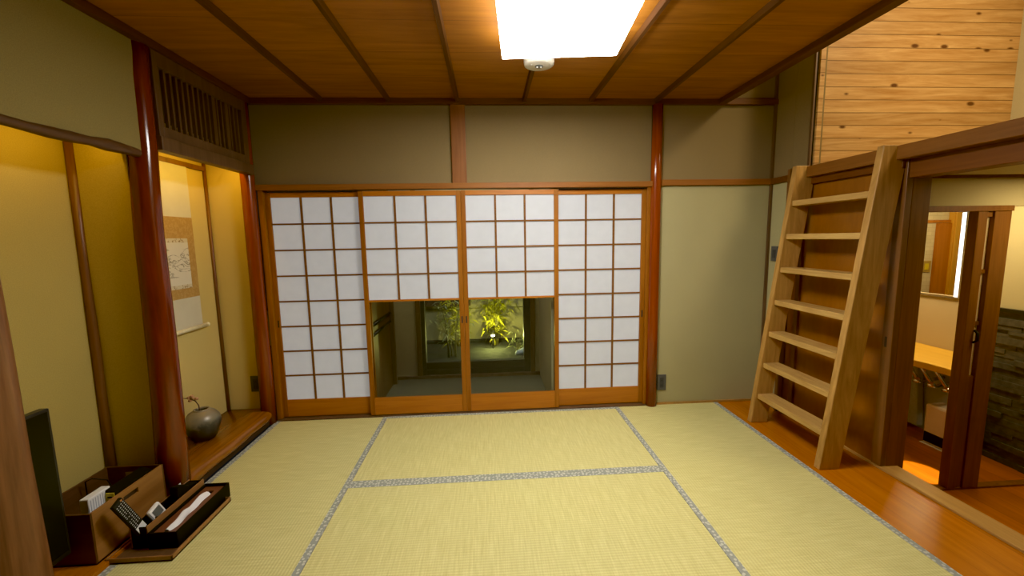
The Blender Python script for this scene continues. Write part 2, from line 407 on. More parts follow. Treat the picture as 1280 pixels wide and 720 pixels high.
T(MB().tube([(-1.185,-.97,.0),(-1.186,-.965,.5),(-1.184,-.962,.9),(-1.187,-.958,1.3),(-1.184,-.952,1.93)], [.023,.020,.021,.019,.021], 10, True, .05), M['strip'], 0, True)
T(MB().tube([(-1.19,-.012,.1),(-1.191,-.012,1.0),(-1.19,-.010,1.93)], [.012,.011,.011], 10, True, .05), M['strip'], 0, True)
T(box(-1.2, -1.18, -.90, -.02, 1.875, 1.905), M['strip'])
T(box(-.885, -.825, -.86, -.05, 1.842, 1.912), M['ranma'], .004)       # lintel under the transom
# right side: sill, door post, lintel, loft beam
T(box(3.045, 3.16, -4.6, -.20, -.05, .012), M['sill'], .004)
T(box(3.086, 3.195, -1.012, -.92, -.05, 1.745), M['door_post'], .004)
T(box(3.05, 3.086, -1.012, -.955, .012, 1.745), M['panelframe'], .003)
T(box(3.06, 3.17, -4.6, -1.0, 1.648, 1.745), M['doorlintel'], .003)
T(box(2.995, 3.09, -4.6, -.385, 1.745, 1.818), M['loftbeam'], .004)
T(box(3.03, 3.07, -1.0, -.22, 1.70, 1.745), M['doorlintel'], .003)
T(box(3.005, 3.045, -.225, -.195, 0, 1.83), M['panelframe'], .003)
T(box(3.045, 3.08, -.384, -.368, 1.80, 3.3), M['pine'], .002)
T(box(3.02, 3.042, -.372, -.352, 1.80, 3.3), M['ranma'], .002)
T(box(3.04, 3.062, -.33, -.295, .012, 1.70), M['door_post'], .002)
S('wall_right_panel', box(3.058, 3.10, -1.0, -.20, 0, 1.745), M['panel'])
# loft
S('floor_loft', box(3.09, 4.6, -4.6, .80, 1.68, 1.745), M['hallcream'])
S('wall_loft_back', box(3.06, 4.6, -.37, -.30, 1.74, 3.3), M['pine'])
S('wall_loft_right', box(4.47, 4.6, -4.6, -.37, 1.74, 3.3), M['cream'])
# hall and washroom under the loft (their floor lies one step lower)
HF = -.272  # hall, washroom and mirror-room coordinates scaled up about the camera, baked as numbers
S('floor_hall', box(3.16, 4.5, -4.6, .80, HF-.1, HF), M['hallfloor'])
S('floor_hall_riser', box(3.10, 3.16, -4.6, -.20, HF-.1, -.05), M['hallfloor'])
T(box(3.18, 4.40, -.862, -.815, HF, HF+.012), M['door_post'])
S('wall_hall_header', box(3.12, 4.44, -.865, -.825, 1.502, 1.68), M['hallcream'])
T(box(3.12, 4.44, -.885, -.825, 1.664, 1.68), M['doorlintel'])
S('wall_hall_right', box(4.40, 4.50, -4.6, -.243, HF, 1.68), M['cream'])
b = MB(); b.box(4.40, 4.47, -.243, .80, .43, .856).box(4.40, 4.47, .279, .80, .856, 1.552).box(4.40, 4.47, -.243, .80, 1.54, 1.68)
S('wall_wash_right', b, M['washwall'])
S('wall_wash_lower', box(4.40, 4.47, -.243, .80, HF, .43), M['washgrey'])
S('wall_wash_back', box(3.10, 4.47, .75, .80, HF, 1.68), M['washwall'])
S('wall_wash_left', box(3.11, 3.16, -.90, .80, HF, 1.68), M['washwall'])
S('wall_hall_end', box(3.10, 4.5, -4.6, -4.5, HF, 1.68), M['cream'])
b = MB(); z = HF
while z < .79:
    h = random.choice((.026, .034, .040, .048)); h = min(h, .806 - z); y = -.345
    while y > -2.4:
        L = random.uniform(.10, .38); d = random.uniform(.004, .026)
        b.box(4.40 - d, 4.41, y - L + .001, y, z + .0012, z + h); y -= L
    z += h
S('wall_hall_slate', b, M['slate'])
T(box(4.37, 4.41, -2.4, -.345, .800, .824), M['bezel'])
# mirror reflection built as a stand-in room behind an opening
S('floor_reflected', box(4.47, 6.9, -.5, 1.40, HF-.1, HF), M['hallfloor'])
S('wall_reflected', box(4.47, 6.9, 1.36, 1.43, HF, 1.82), M['tile'])
S('wall_reflected_right', box(6.74, 6.85, -.5, 1.36, HF, 1.82), M['cream'])
S('ceiling_reflected', box(4.47, 6.9, -.5, 1.43, 1.79, 1.86), M['cream'])
T(box(5.3, 6.19, 1.33, 1.36, 1.462, 1.494), M['orange_door'])
T(box(6.192, 6.318, 1.30, 1.36, HF, 1.79), M['yellowframe'], .004)
T(box(6.198, 6.25, 1.28, 1.30, HF, 1.79), M['yellowframe'], .004)

# ------------------------------------------------------------------ veranda and garden behind the screens
S('floor_veranda', box(-.13, 1.31, .08, .86, -.1, 0.0), M['veranda_floor'])
S('wall_veranda_left', box(-.20, -.12, .08, .9, 0, 2.2), M['veranda_wood'])
S('wall_veranda_right', box(1.305, 1.37, .08, .9, 0, 2.2), M['veranda_wall'])
b = MB(); b.box(-.13, .12, .84, .92, 0, 2.2).box(1.255, 1.31, .84, .92, 0, 2.2).box(.12, 1.255, .84, .92, 1.25, 2.2)
S('wall_veranda_back', b, M['veranda_wall'])
S('ceiling_veranda', box(-.2, 1.37, .08, .92, 2.2, 2.25), M['veranda_wood'])
for z in (.70, .62): T(MB().tube([(-.112, .10, z), (-.112, .66, z)], .013, 8), M['bezel'], 0, True)
T(box(-.12, -.085, .69, .725, 0, 2.2), M['veranda_trim'], .002)
T(box(-.13, 1.31, .815, .845, 0, .03), M['veranda_trim'], .002)
T(box(1.215, 1.26, .82, .86, .03, 2.2), M['veranda_trim'], .002)
T(box(.095, .14, .82, .86, .03, 2.2), M['veranda_trim'], .002)
b = MB(); b.box(.135, .178, .84, .90, .03, 1.25).box(1.148, 1.225, .84, .90, .03, 1.25).box(.178, 1.148, .84, .90, .03, .155).box(.178, 1.148, .84, .90, 1.18, 1.25)
b.box(.178, 1.148, .828, .84, .075, .088)
w = S('window_1', b, M['alu'], .003)
box(.17, 1.155, .866, .870, .15, 1.19).build('window_pane', M['glasswin'], w)
S('floor_garden', box(-2.5, 4, .92, 2.7, -.3, -.1), M['ground'])
b = MB(); b.box(-2.5, 4, 2.62, 2.72, -.1, .385).box(-2.5, 4, 2.66, 2.72, .385, .395).box(-2.5, 4, 2.62, 2.72, .395, 1.6)
S('wall_garden', b, M['gardenwall'])
T(box(-2.5, .55, 2.55, 2.61, .44, 1.6), M['fence'])
T(box(-2.5, 4, 2.55, 2.62, -.1, -.06), M['ground'])

def bamboo(name, label, cx, cy, h, n, nl, spread, seed, leafmat):
    rnd = random.Random(seed)
    r = thing(name, label, 'plant', (cx, cy, -.1), 'bamboo in the garden')
    st = MB(); lf = MB(); pts = []
    for k in range(n):
        a = rnd.uniform(0, 2*PI); s = rnd.uniform(.2, 1)*spread; bow = rnd.uniform(.6, 1.2)
        path = []
        for i in range(8):
            f = i/7; path.append(Vector((cx + .05*math.cos(a) + math.cos(a)*s*f**2, cy + .04*math.sin(a) + math.sin(a)*s*.3*f**2, -.1 + h*bow*(f - .25*f**3))))
        st.tube(path, [.006*(1-.7*i/7) for i in range(8)], 5); pts += path[2:]
        tw = path[-1]
    for k in range(nl):
        p = rnd.choice(pts) + Vector((rnd.gauss(0, .05), rnd.gauss(0, .05), rnd.gauss(0, .05)))
        d = Vector((rnd.uniform(-1, 1), rnd.uniform(-1, 1), rnd.uniform(-.9, .5))).normalized()
        L = rnd.uniform(.06, .14); sd = d.cross(Vector((rnd.uniform(-1,1), rnd.uniform(-1,1), rnd.uniform(-1,1)))).normalized()*rnd.uniform(.006, .011)
        if max(p.y, (p + d*L).y) > 2.52: continue
        q = p + d*L*.5 + Vector((0,0,.01)); e = p + d*L - Vector((0,0,.012))
        lf.face([p, q - sd, e, q + sd])
    st.build('stem', M['stem'], r, 0, True); lf.build('leaves', leafmat, r)
    return r
bamboo('bamboo_plant', 'dense yellow-green bamboo clump lit by the garden spotlight', .88, 2.42, 1.0, 16, 620, .20, 3, M['leaf'])
bamboo('bamboo_plant', 'sparse pale bamboo behind the left glass pane, thin drooping stems', .33, 1.9, 1.05, 9, 120, .30, 5, M['leafpale'])
bamboo('bamboo_plant', 'green bamboo shrub in shadow between the sparse bamboo and the lit clump', .40, 2.42, .85, 12, 300, .22, 8, M['leaf'])
bamboo('bamboo_plant', 'small bamboo tuft by the pale stone, right corner of the garden', 1.22, 2.1, .28, 6, 50, .10, 9, M['leafpale'])
sp = thing('garden_spotlight', 'small lit garden spotlight on the ground under the bamboo', 'spotlight', (.852, 2.22, -.1))
MB().tube([(.852, 2.22, -.1), (.852, 2.22, .05)], .008, 8).build('stake', M['bezel'], sp)
MB().tube([(.852, 2.19, .08), (.852, 2.26, .12)], [.03, .026], 14).build('lamp_head', M['bezel'], sp)
MB().lathe([(.001, -.012), (.02, -.008), (.026, 0), (.02, .008), (.001, .012)], (.852, 2.183, .085), 14).build('bulb', emit('spot_bulb', (1, .93, .7), 40), sp, 0, True)
b = MB(); bmesh.ops.create_icosphere(b.bm, subdivisions=3, radius=1)
for v in b.bm.verts:
    n = 1 + .12*math.sin(5*v.co.x + 2*v.co.z) + .1*math.cos(4*v.co.y)
    v.co = Vector((1.215 + v.co.x*.07*n + v.co.z*.03, 1.9 + v.co.y*.05*n, -.07 + v.co.z*.05*n))
tag(b.build('garden_stone', M['stone'], None, 0, True), 'small bluish white stone on the dark garden ground', 'stone')

# ------------------------------------------------------------------ shoji screens
def shoji(x0, x1, y0, y1, label, cols, rows, half, pull_x, lat=.0145):
    st = .034; ym = (y0+y1)/2; z0, z1 = .016, 1.726
    r = thing('shoji_screen', label, 'sliding screen', ((x0+x1)/2, ym, z0), 'sliding shoji screens')
    for a in (x0, x1-st): box(a, a+st, y0, y1, z0, z1).build('stile', M['stile'], r, .0025)
    box(x0+st, x1-st, y0+.003, y1-.003, z1-.036, z1).build('top_rail', M['shojiX'], r, .0015)
    box(x0+st, x1-st, y0+.003, y1-.003, z0, .152).build('bottom_rail', M['shojiX'], r, .0015)
    a, c, lo, hi = x0+st, x1-st, (.905 if half else .152), z1-.036
    if half: box(a, c, y0+.004, y1-.004, .905, .920).build('middle_rail', M['shojiX'], r, .001); lo = .920
    L = MB()
    for i in range(1, cols): x = a + (c-a)*i/cols; L.box(x-lat/2, x+lat/2, y0+.004, ym, lo, hi)
    for j in range(1, rows): z = lo + (hi-lo)*j/rows; L.box(a, c, y0+.006, ym, z-.006, z+.006)
    L.build('lattice', M['lattice'], r)
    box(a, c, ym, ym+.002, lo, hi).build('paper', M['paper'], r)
    if half: box(a, c, ym-.002, ym+.002, .152, .905).build('glass_pane', M['glassdoor'], r)
    b = MB(); b.box(pull_x-.006, pull_x+.006, y0-.0015, y0+.004, .725, .780)
    b.build('finger_pull', M['ranma_dark'], r, .002)
    return r
shoji(-.803, -.088, .014, .040, 'leftmost shoji screen, papered full height in a wooden lattice beside the alcove post', 3, 8, False, -.805+.022)
shoji(-.128, .617, -.020, .008, 'left of the two middle shoji screens with clear glass in the lower half', 3, 4, True, .601)
shoji(.618, 1.350, -.020, .008, 'right of the two middle shoji screens with clear glass in the lower half', 3, 4, True, .633)
shoji(1.318, 2.040, .014, .040, 'rightmost shoji screen, papered full height in a wooden lattice beside the red post', 3, 8, False, 2.024)

# ------------------------------------------------------------------ tatami
def mat(x0, x1, y0, y1, label, along):
    r = thing('tatami_mat', label, 'tatami mat', ((x0+x1)/2, (y0+y1)/2, -.032), 'tatami mats on the floor')
    g = .0012; hw = .032
    box(x0+g, x1-g, y0+g, y1-g, -.032, 0).build('rush_surface', M['tatX' if along == 'x' else 'tatY'], r, .002)
    if along == 'x': E = ((x0+g, x1-g, y0, y0+hw), (x0+g, x1-g, y1-hw, y1))
    else: E = ((x0, x0+hw, y0+g, y1-g), (x1-hw, x1, y0+g, y1-g))
    for e in E: box(*e, -.030, .0012).build('cloth_border', M['heri'], r)
mat(0, 1.8, -.9, -.0225, 'tatami mat lying crosswise along the foot of the glazed shoji screens', 'x')
mat(0, 1.8, -1.8, -.9, 'tatami mat lying crosswise nearest the viewer in the middle of the floor', 'x')
mat(-.842, 0, -1.8, -.0225, 'tatami mat running lengthwise along the alcove on the left', 'y')
mat(1.8, 2.66, -1.8, -.005, 'tatami mat running lengthwise beside the wooden floor strip on the right', 'y')

# ------------------------------------------------------------------ ceiling lamp, emergency light
r = thing('ceiling_lamp', 'large square white ceiling lamp, switched on', 'lamp', (1.172, -1.206, CZ))
r.rotation_euler = (0, 0, math.radians(-5))
box(-.27, .27, -.27, .27, -.03, 0).build('mounting_base', M['white'], r, local=True)
box(-.2925, .2925, -.30, .30, -.087, -.03).build('side_frame', M['lampside'], r, .004, local=True)
box(-.291, .291, -.2985, .2985, -.093, -.0865).build('diffuser', M['lampshade'], r, local=True)
r = thing('emergency_light', 'small round white emergency light on the ceiling beside the square lamp', 'ceiling light', (1.12, -.715, CZ))
MB().lathe([(.084, 0), (.086, -.035), (.082, -.052), (.062, -.059), (.001, -.060)], (1.12, -.715, CZ), 40).build('housing', M['offwhite'], r, 0, True)
MB().lathe([(.024, -.0595), (.022, -.063), (.001, -.064)], (1.12, -.715, CZ), 20).build('lens', M['lcd'], r, 0, True)
for dx in (-.010, .010): MB().lathe([(.006, -.0635), (.005, -.067), (.001, -.068)], (1.12+dx, -.715, CZ), 10).build('bulb', M['white'], r, 0, True)
MB().lathe([(.005, -.057), (.004, -.062), (.001, -.063)], (1.075, -.735, CZ), 10).build('indicator', M['white'], r, 0, True)

# ------------------------------------------------------------------ alcove things
r = thing('transom_panel', 'dark wooden slatted transom above the alcove opening', 'transom', (-.85, -.45, 1.912))
b = MB(); b.box(-.872, -.842, -.845, -.815, 1.912, 2.335).box(-.872, -.842, -.115, -.06, 1.912, 2.335).box(-.872, -.842, -.815, -.115, 1.912, 1.968).box(-.872, -.842, -.815, -.115, 2.262, 2.335)
b.build('frame', M['ranma'], r, .002)
b = MB()
for i in range(17): y = -.80 + i*.041; b.box(-.868, -.852, y-.0065, y+.0065, 1.965, 2.265)
b.box(-.866, -.856, -.395, -.36, 1.965, 2.265); b.box(-.866, -.856, -.275, -.235, 1.965, 2.265)
b.build('slats', M['ranma'], r)
box(-.90, -.885, -.84, -.07, 1.92, 2.33).build('shade_backing', M['ranma_dark'], r)  # dark sheet stands in for the shaded space behind the slats
r = thing('alcove_platform', 'thick polished wooden alcove platform with a rounded log front', 'platform', (-1.0, -.45, 0))
b = MB(); prof = [(-1.195, .03), (-.865, .03), (-.842, .045), (-.832, .066), (-.836, .088), (-.850, .103), (-.875, .108), (-.95, .105), (-1.195, .105)]
rings = []
for i in range(13):
    y = -.945 + i*(.935/12); rg = []
    k = 0 if i < 11 else (i-10)*.012
    for x, z in prof:
        dx = (.004*math.sin(i*1.1 + z*40) - k) if x > -.9 else 0
        rg.append(b.bm.verts.new((x + dx, y, z + (.003*math.sin(i*.7) if x > -.9 and z > .08 else 0))))
    rings.append(rg)
for A, B in zip(rings, rings[1:]):
    for k in range(len(prof)): b.bm.faces.new((A[k], A[(k+1) % len(prof)], B[(k+1) % len(prof)], B[k]))
b.bm.faces.new(rings[0]); b.bm.faces.new(rings[-1][::-1]); bmesh.ops.recalc_face_normals(b.bm, faces=b.bm.faces[:])
b.build('slab', M['toko_wood'], r, 0, True)
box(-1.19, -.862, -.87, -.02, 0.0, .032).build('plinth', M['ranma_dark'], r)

r = thing('vase', 'round dark glazed ceramic vase standing on the alcove platform', 'vase', (-1.062, -.47, .1055))
prof = [(.052, 0), (.062, .004), (.082, .045), (.098, .095), (.1005, .120), (.094, .150), (.072, .178), (.048, .192), (.040, .197), (.043, .201), (.038, .203), (.034, .196), (.036, .185), (.06, .165), (.075, .12), (.05, .03), (.001, .02)]
MB().lathe(prof, (-1.062, -.47, .1055), 48).build('body', M['vase'], r, 0, True)
r = thing('twig', 'bare curved twig with dried blossoms standing in the vase', 'twig', (-1.07, -.47, .26))
MB().tube([(-1.062,-.47,.15), (-1.07,-.472,.29), (-1.072,-.475,.335), (-1.088,-.475,.362), (-1.12,-.475,.378), (-1.165,-.475,.384), (-1.185,-.475,.384)], [.004,.004,.0038,.0034,.003,.0025,.0015], 7).build('stem', M['twig'], r, 0, True)
for x, y, z in ((-1.10,-.475,.385), (-1.082,-.472,.376), (-1.118,-.478,.368), (-1.112,-.47,.392), (-1.128,-.474,.385)):
    b = MB(); bmesh.ops.create_icosphere(b.bm, subdivisions=2, radius=.010)
    for v in b.bm.verts: v.co = v.co*(1 + .3*math.sin(9*v.co.x*90)) + Vector((x, y, z))
    b.build('blossom', M['blossom'], r, 0, True)

r = thing('hanging_scroll', 'hanging scroll with a small ink landscape in brown brocade on the alcove wall', 'scroll', (-1.19, -.43, 1.88))
Y0, Y1 = -.675, -.192
X = -1.186
box(X-.003, X, Y0, Y1, 1.54, 1.90).build('upper_mount', M['scrollpaper'], r)
box(X-.003, X, Y0, Y1, .81, 1.01).build('lower_mount', M['scrollpaper'], r)
box(X-.003, X+.0006, Y0, Y1, 1.01, 1.54).build('brocade_field', M['brocade'], r)
box(X-.003, X+.0016, Y0+.058, Y1-.062, 1.10, 1.375).build('painting', M['art'], r)
for z0, z1 in ((1.375, 1.402), (1.075, 1.10)): box(X-.003, X+.0014, Y0+.058, Y1-.062, z0, z1).build('leaf_strip', M['ichimonji'], r)
MB().tube([(X+.006, Y0-.03, .800), (X+.006, Y1+.03, .800)], .0135, 16).build('roller', M['roller'], r, 0, True)
for y in (Y0-.032, Y1+.032): MB().tube([(X+.006, y-.010, .800), (X+.006, y+.010, .800)], .016, 16).build('knob', M['roller'], r, .003, True)
def outlet(x0, x1, z0, z1, label):
    r = thing('power_outlet', label, 'outlet', ((x0+x1)/2, 0, z0), 'grey wall outlets')
    box(x0, x1, -.008, 0, z0, z1).build('cover_plate', M['grayplate'], r, .003)
    cx, cz = (x0+x1)/2, (z0+z1)/2
    box(cx-.016, cx+.016, -.010, -.006, cz-.042, cz+.042).build('socket_insert', M['darkplate'], r, .001)
    for dz in (-.022, .018):
        b = MB()
        for dx in (-.006, .006): b.box(cx+dx-.0012, cx+dx+.0012, -.0106, -.0095, cz+dz-.006, cz+dz+.006)
        b.build('slot', M['black'], r)
outlet(-1.015, -.945, .238, .362, 'grey power outlet low on the alcove end wall')
outlet(2.153, 2.228, .120, .250, 'grey power outlet low on the plaster beside the right shoji screen')
r = thing('wall_switch', 'dark wall switch plate half hidden behind the ladder', 'switch', (3.03, -.08, 1.15))
box(3.021, 3.03, -.118, -.046, 1.155, 1.27).build('cover_plate', M['grayplate'], r, .003)
box(3.018, 3.022, -.098, -.066, 1.18, 1.245).build('rocker', M['darkplate'], r, .001)

# ------------------------------------------------------------------ television niche things
r = thing('television', 'black flat television standing in the left niche behind the bark log', 'television', (-.955, -1.95, .02))
box(-.985, -.95, -2.52, -1.430, .095, .725).build('cabinet', M['bezel'], r, .004)
box(-.951, -.9475, -2.505, -1.442, .118, .713).build('screen', M['blackgloss'], r)
for y in (-2.3, -1.72): MB().prism([(-1.06, y-.02, .02), (-.87, y-.02, .02), (-.87, y-.02, .028), (-.955, y-.02, .10), (-.98, y-.02, .10), (-1.06, y-.02, .028)], (0, .04, 0)).build('foot', M['bezel'], r)

bx0, bx1, by0, by1, bz0, bz1 = -1.146, -.874, -1.416, -1.034, .02, .2505; t_ = .009
r = thing('wooden_box', 'open walnut veneer box of odds and ends on the niche floor', 'box', ((bx0+bx1)/2, (by0+by1)/2, bz0))
box(bx0, bx1, by0, by1, bz0, bz0+.008).build('base', M['walnutdark'], r)
box(bx0, bx1, by0, by0+t_, bz0, bz1).build('end_panel', M['walnutX'], r, .001)
b = MB(); zc0, zc1, xc0, xc1 = .198, .222, -1.06, -.97
b.box(bx0, bx1, by1-t_, by1, bz0, zc0).box(bx0, bx1, by1-t_, by1, zc1, bz1).box(bx0, xc0, by1-t_, by1, zc0, zc1).box(xc1, bx1, by1-t_, by1, zc0, zc1)
b.build('end_panel', M['walnutX'], r)
box(bx0, bx0+t_, by0+t_, by1-t_, bz0, bz1).build('side_panel', M['walnutdark'], r)
b = MB(); zc0, zc1, yc0, yc1 = .200, .224, -1.262, -1.185
xa, xb = bx1-t_, bx1; ya, yb = by0+t_, by1-t_
b.box(xa, xb, ya, yb, bz0, zc0).box(xa, xb, ya, yb, zc1, bz1).box(xa, xb, ya, yc0, zc0, zc1).box(xa, xb, yc1, yb, zc0, zc1)
b.build('side_panel', M['walnut'], r)
box(xa-.030, xa-.004, yc0-.01, yc1+.02, .19, .232).build('slot_shade', M['ranma_dark'], r)  # dark block added behind the handle slot so the hole reads shaded
r = thing('power_adapter', 'white power adapter standing in the walnut box', 'adapter', (-.968, -1.28, .028))
box(-.988, -.950, -1.338, -1.235, .028, .268).build('case', M['white'], r, .004)
b = MB()
for i in range(6): b.box(-.9505, -.9492, -1.330+i*.011, -1.3275+i*.011, .195, .258)
b.build('vent', M['keygrey'], r)
r = thing('folded_cable_case', 'black case with a yellow tag lying in the walnut box', 'case', (-.94, -1.17, .028))
b = MB(); b.prism([(-.965, -1.262, .03), (-.895, -1.262, .03), (-.905, -1.262, .245), (-.955, -1.262, .262)], (-.0, .20, .0))
b.build('body', M['blackcloth'], r, .006)
box(-.945, -.910, -1.2665, -1.262, .19, .248).build('tag', M['yellow'], r)
for z in (.205, .225): box(-.938, -.917, -1.268, -1.266, z, z+.008).build('tag_print', M['black'], r)
tag(MB().tube([(-1.10,-1.17,.06), (-1.115,-1.175,.18), (-1.105,-1.185,.262), (-1.09,-1.17,.268), (-1.06,-1.13,.235), (-1.04,-1.10,.12)], .0028, 7).build('cable', M['black'], None, 0, True), 'thin black cable looping out of the walnut box', 'cable')

r = thing('wooden_tray', 'shallow walnut tray on the tatami in front of the walnut box', 'tray', (-.725, -1.19, 0.0012))
x0, x1, y0, y1 = -.862, -.588, -1.395, -.992
box(x0, x1, y0, y1, .002, .008).build('base', M['traybot'], r)
b = MB(); b.box(x0, x1, y0, y0+.006, .002, .026).box(x0, x1, y1-.006, y1, .002, .026).box(x0, x0+.006, y0, y1, .002, .026).box(x1-.006, x1, y0, y1, .002, .026)
b.build('rim', M['trayedge'], r, .001)
# tissue case
r = thing('tissue_case', 'black rectangular tissue case with a brown lid on the tray', 'tissue case', (-.675, -1.14, .008))
x0, x1, y0, y1 = -.737, -.612, -1.328, -.955
b = MB(); b.box(x0, x1, y0, y0+.007, .0085, .086).box(x0, x1, y1-.007, y1, .0085, .086).box(x0, x0+.007, y0, y1, .0085, .086).box(x1-.007, x1, y0, y1, .0085, .086).box(x0, x1, y0, y1, .0085, .012)
b.build('body', M['blackcloth'], r, .003)
b = MB(); b.box(x0+.007, -.688, y0+.007, y1-.007, .062, .070).box(-.662, x1-.007, y0+.007, y1-.007, .062, .070).box(-.688, -.662, y0+.007, -1.29, .062, .070).box(-.688, -.662, -1.0, y1-.007, .062, .070)
b.build('lid', M['tissuelid'], r)
b = MB(); N = 18; rows = []
for i in range(N+1):
    f = i/N; y = -1.30 + f*.27
    h = .018 + .030*math.exp(-((f-.35)/.22)**2) + .022*math.exp(-((f-.85)/.12)**2) + .004*math.sin(f*21)
    sw = .010*math.sin(f*6) ; rr_ = []
    wd = .75 + .75*math.exp(-((f-.30)/.20)**2) + .45*math.exp(-((f-.88)/.14)**2)
    for x, z in ((-.016, .060), (-.013*wd, .066), (-.004 + sw, .068 + h*.8), (.004 + sw, .070 + h*.6), (.012*wd + sw*.6, .072 + h*.25), (.016*wd + .006*math.sin(f*13), .0715)):
        rr_.append(b.bm.verts.new((-.675 + x, y, z)))
    rows.append(rr_)
for A, B in zip(rows, rows[1:]):
    for k in range(5): b.bm.faces.new((A[k], A[k+1], B[k+1], B[k]))
tag(b.build('tissue', M['tissue'], None, 0, True, 1), 'white tissue pulled up through the slot of the black tissue case', 'tissue')
# remote caddy
r = thing('remote_caddy', 'narrow black and brown remote caddy on the tray beside the tissue case', 'caddy', (-.775, -1.13, .008))
x0, x1, y0, y1 = -.818, -.741, -1.318, -.955
box(x0, x1, y0, y1, .0085, .014).build('base', M['blackcloth'], r)
for a in (x0, x1-.005): box(a, a+.005, y0, y1, .0085, .113).build('side_panel', M['trayedge'], r, .001)
for c in (y0+.002, y1-.007): box(x0+.005, x1-.005, c, c+.005, .0085, .108).build('end_panel', M['blackcloth'], r)
box(x0+.005, x0+.007, y0+.007, y1-.007, .014, .110).build('lining', M['blackcloth'], r)
box(x1-.007, x1-.005, y0+.007, y1-.007, .014, .110).build('lining', M['blackcloth'], r)
for y in (-1.235, -1.13): box(x0+.007, x1-.007, y, y+.004, .014, .10).build('divider', M['blackcloth'], r)
# remote control, leaning
r = thing('remote_control', 'black television remote with many buttons leaning in the caddy', 'remote', (-.778, -1.268, .020))
r.rotation_euler = (math.radians(23), math.radians(-6), 0)
W, H, D = .050, .275, .016
box(-D/2, D/2, -W/2, W/2, 0, H).build('case', M['black'], r, .004, local=True)
b = MB(); rb = random.Random(2)
for i in range(14):
    for j in range(4):
        if rb.random() < .12: continue
        y = -.0165 + j*.011; z = .115 + i*.0108
        b.box(D/2, D/2+.0012, y-.0022, y+.0022, z-.0013, z+.0013)
b.build('buttons', M['key'], r, local=True)
box(D/2, D/2+.0014, .010, .018, .263, .270).build('power_button', M['keyred'], r, local=True)
box(D/2, D/2+.0008, -W/2+.004, W/2-.004, .070, .106).build('name_plate', M['white'], r, local=True)
r = thing('digital_clock', 'small white digital clock with a grey display standing in the caddy', 'clock', (-.775, -1.20, .07))
r.rotation_euler = (math.radians(14), math.radians(-18), 0)
box(-.010, .012, -.035, .035, 0, .075).build('case', M['white'], r, .010, local=True)
box(.0115, .0128, -.025, .022, .022, .062).build('display', M['lcd'], r, .003, local=True)
r = thing('glasses_pouch', 'black pouch sticking out of the far end of the remote caddy', 'pouch', (-.775, -1.08, .03))
MB().prism([(-.80, -1.115, .03), (-.80, -.965, .03), (-.80, -.975, .115), (-.80, -1.03, .125), (-.80, -1.06, .15), (-.80, -1.105, .165), (-.80, -1.11, .12)], (.04, 0, 0)).build('body', M['blackcloth'], r, .006)
tag(box(-.792, -.790, -1.075, -1.045, .10, .150).build('white_card', M['white'], None), 'thin white card tucked beside the black pouch', 'card')

# ------------------------------------------------------------------ ladder
r = thing('loft_ladder', 'sturdy wooden loft ladder with seven flat steps leaning on the loft beam', 'ladder', (2.76, -.66, 0))
for y0, y1 in ((-.996, -.955), (-.388, -.347)):
    MB().prism([(2.694, y0, 0), (2.818, y0, 0), (3.066, y0, 1.822), (2.922, y0, 1.822)], (0, y1-y0, 0)).build('stringer', M['ladder'], r, .004)
for i, z in enumerate((.218, .447, .675, .902, 1.132, 1.362, 1.588)):
    f = z/1.822; xf = 2.700 + .225*f
    box(xf+.008, xf+.122, -.956, -.387, z-.036, z).build('step', M['ladderstep'], r, .003)

# ------------------------------------------------------------------ hall things
r = thing('hall_door', 'narrow dark wooden door leaf with a slim glazed slot, standing in the hall doorway', 'door', (3.78, -.84, HF))
box(3.674, 3.734, -.866, -.815, HF+.012, 1.474).build('stile', M['door_post'], r, .003)
box(3.778, 3.885, -.866, -.815, HF+.012, 1.474).build('stile', M['door_post'], r, .003)
box(3.734, 3.778, -.856, -.824, 1.442, 1.474).build('rail', M['door_post'], r)
box(3.734, 3.778, -.856, -.824, HF+.012, .474).build('rail', M['door_post'], r)
for z in (1.120, .803): box(3.734, 3.778, -.852, -.826, z-.012, z+.012).build('glazing_bar', M['door_post'], r)
box(3.734, 3.778, -.842, -.838, .474, 1.442).build('frosted_pane', M['frost'], r)
MB().tube([(3.731, -.868, .690), (3.729, -.888, .705), (3.729, -.888, .750), (3.731, -.868, .765)], .007, 8).build('handle', M['black'], r, 0, True)
T(box(3.12, 3.889, -.872, -.815, 1.474, 1.506), M['door_post'], .002)
r = thing('strip_light', 'bright white upright strip light at the edge of the washroom mirror opening', 'light', (4.395, -.23, .85))
box(4.388, 4.40, -.247, -.214, .858, 1.500).build('light_tube', emit('strip_light', (1, .95, .85), 2.2), r, .002)
T(box(4.384, 4.402, -.256, -.246, .85, 1.53), M['chrome'])
T(box(4.386, 4.41, -.25, .279, .845, .858), M['chrome'])
r = thing('orange_door', 'orange wooden door reflected in the washroom mirror, built behind its opening', 'door', (6.1, 1.34, HF))
box(6.037, 6.194, 1.318, 1.358, HF+.002, 1.458).build('leaf', M['orange_door'], r, .003)
MB().tube([(6.16, 1.316, .57), (6.16, 1.285, .57)], .014, 12).build('knob', M['brass'], r, 0, True)
r = thing('wall_switch', 'brass light switch plate on the cream wall reflected in the washroom mirror, built behind its opening', 'switch', (5.96, 1.36, .886))
box(5.910, 6.016, 1.348, 1.36, .886, 1.021).build('cover_plate', M['brass'], r, .003)
box(5.940, 5.985, 1.343, 1.350, .916, .990).build('rocker', M['yellow'], r, .002)
r = thing('washroom_counter', 'live-edge wooden washroom counter, brightly lit', 'counter', (4.15, -.1, .39))
b = MB(); N = 14; fr = []
for i in range(N+1):
    y = -.705 + i*(1.40/N); fr.append((3.888 + .014*math.sin(i*1.3) + .024*(i/N), y))
top = [(x, y, .388) for x, y in fr] + [(4.398, .695, .388), (4.398, -.36, .388)]
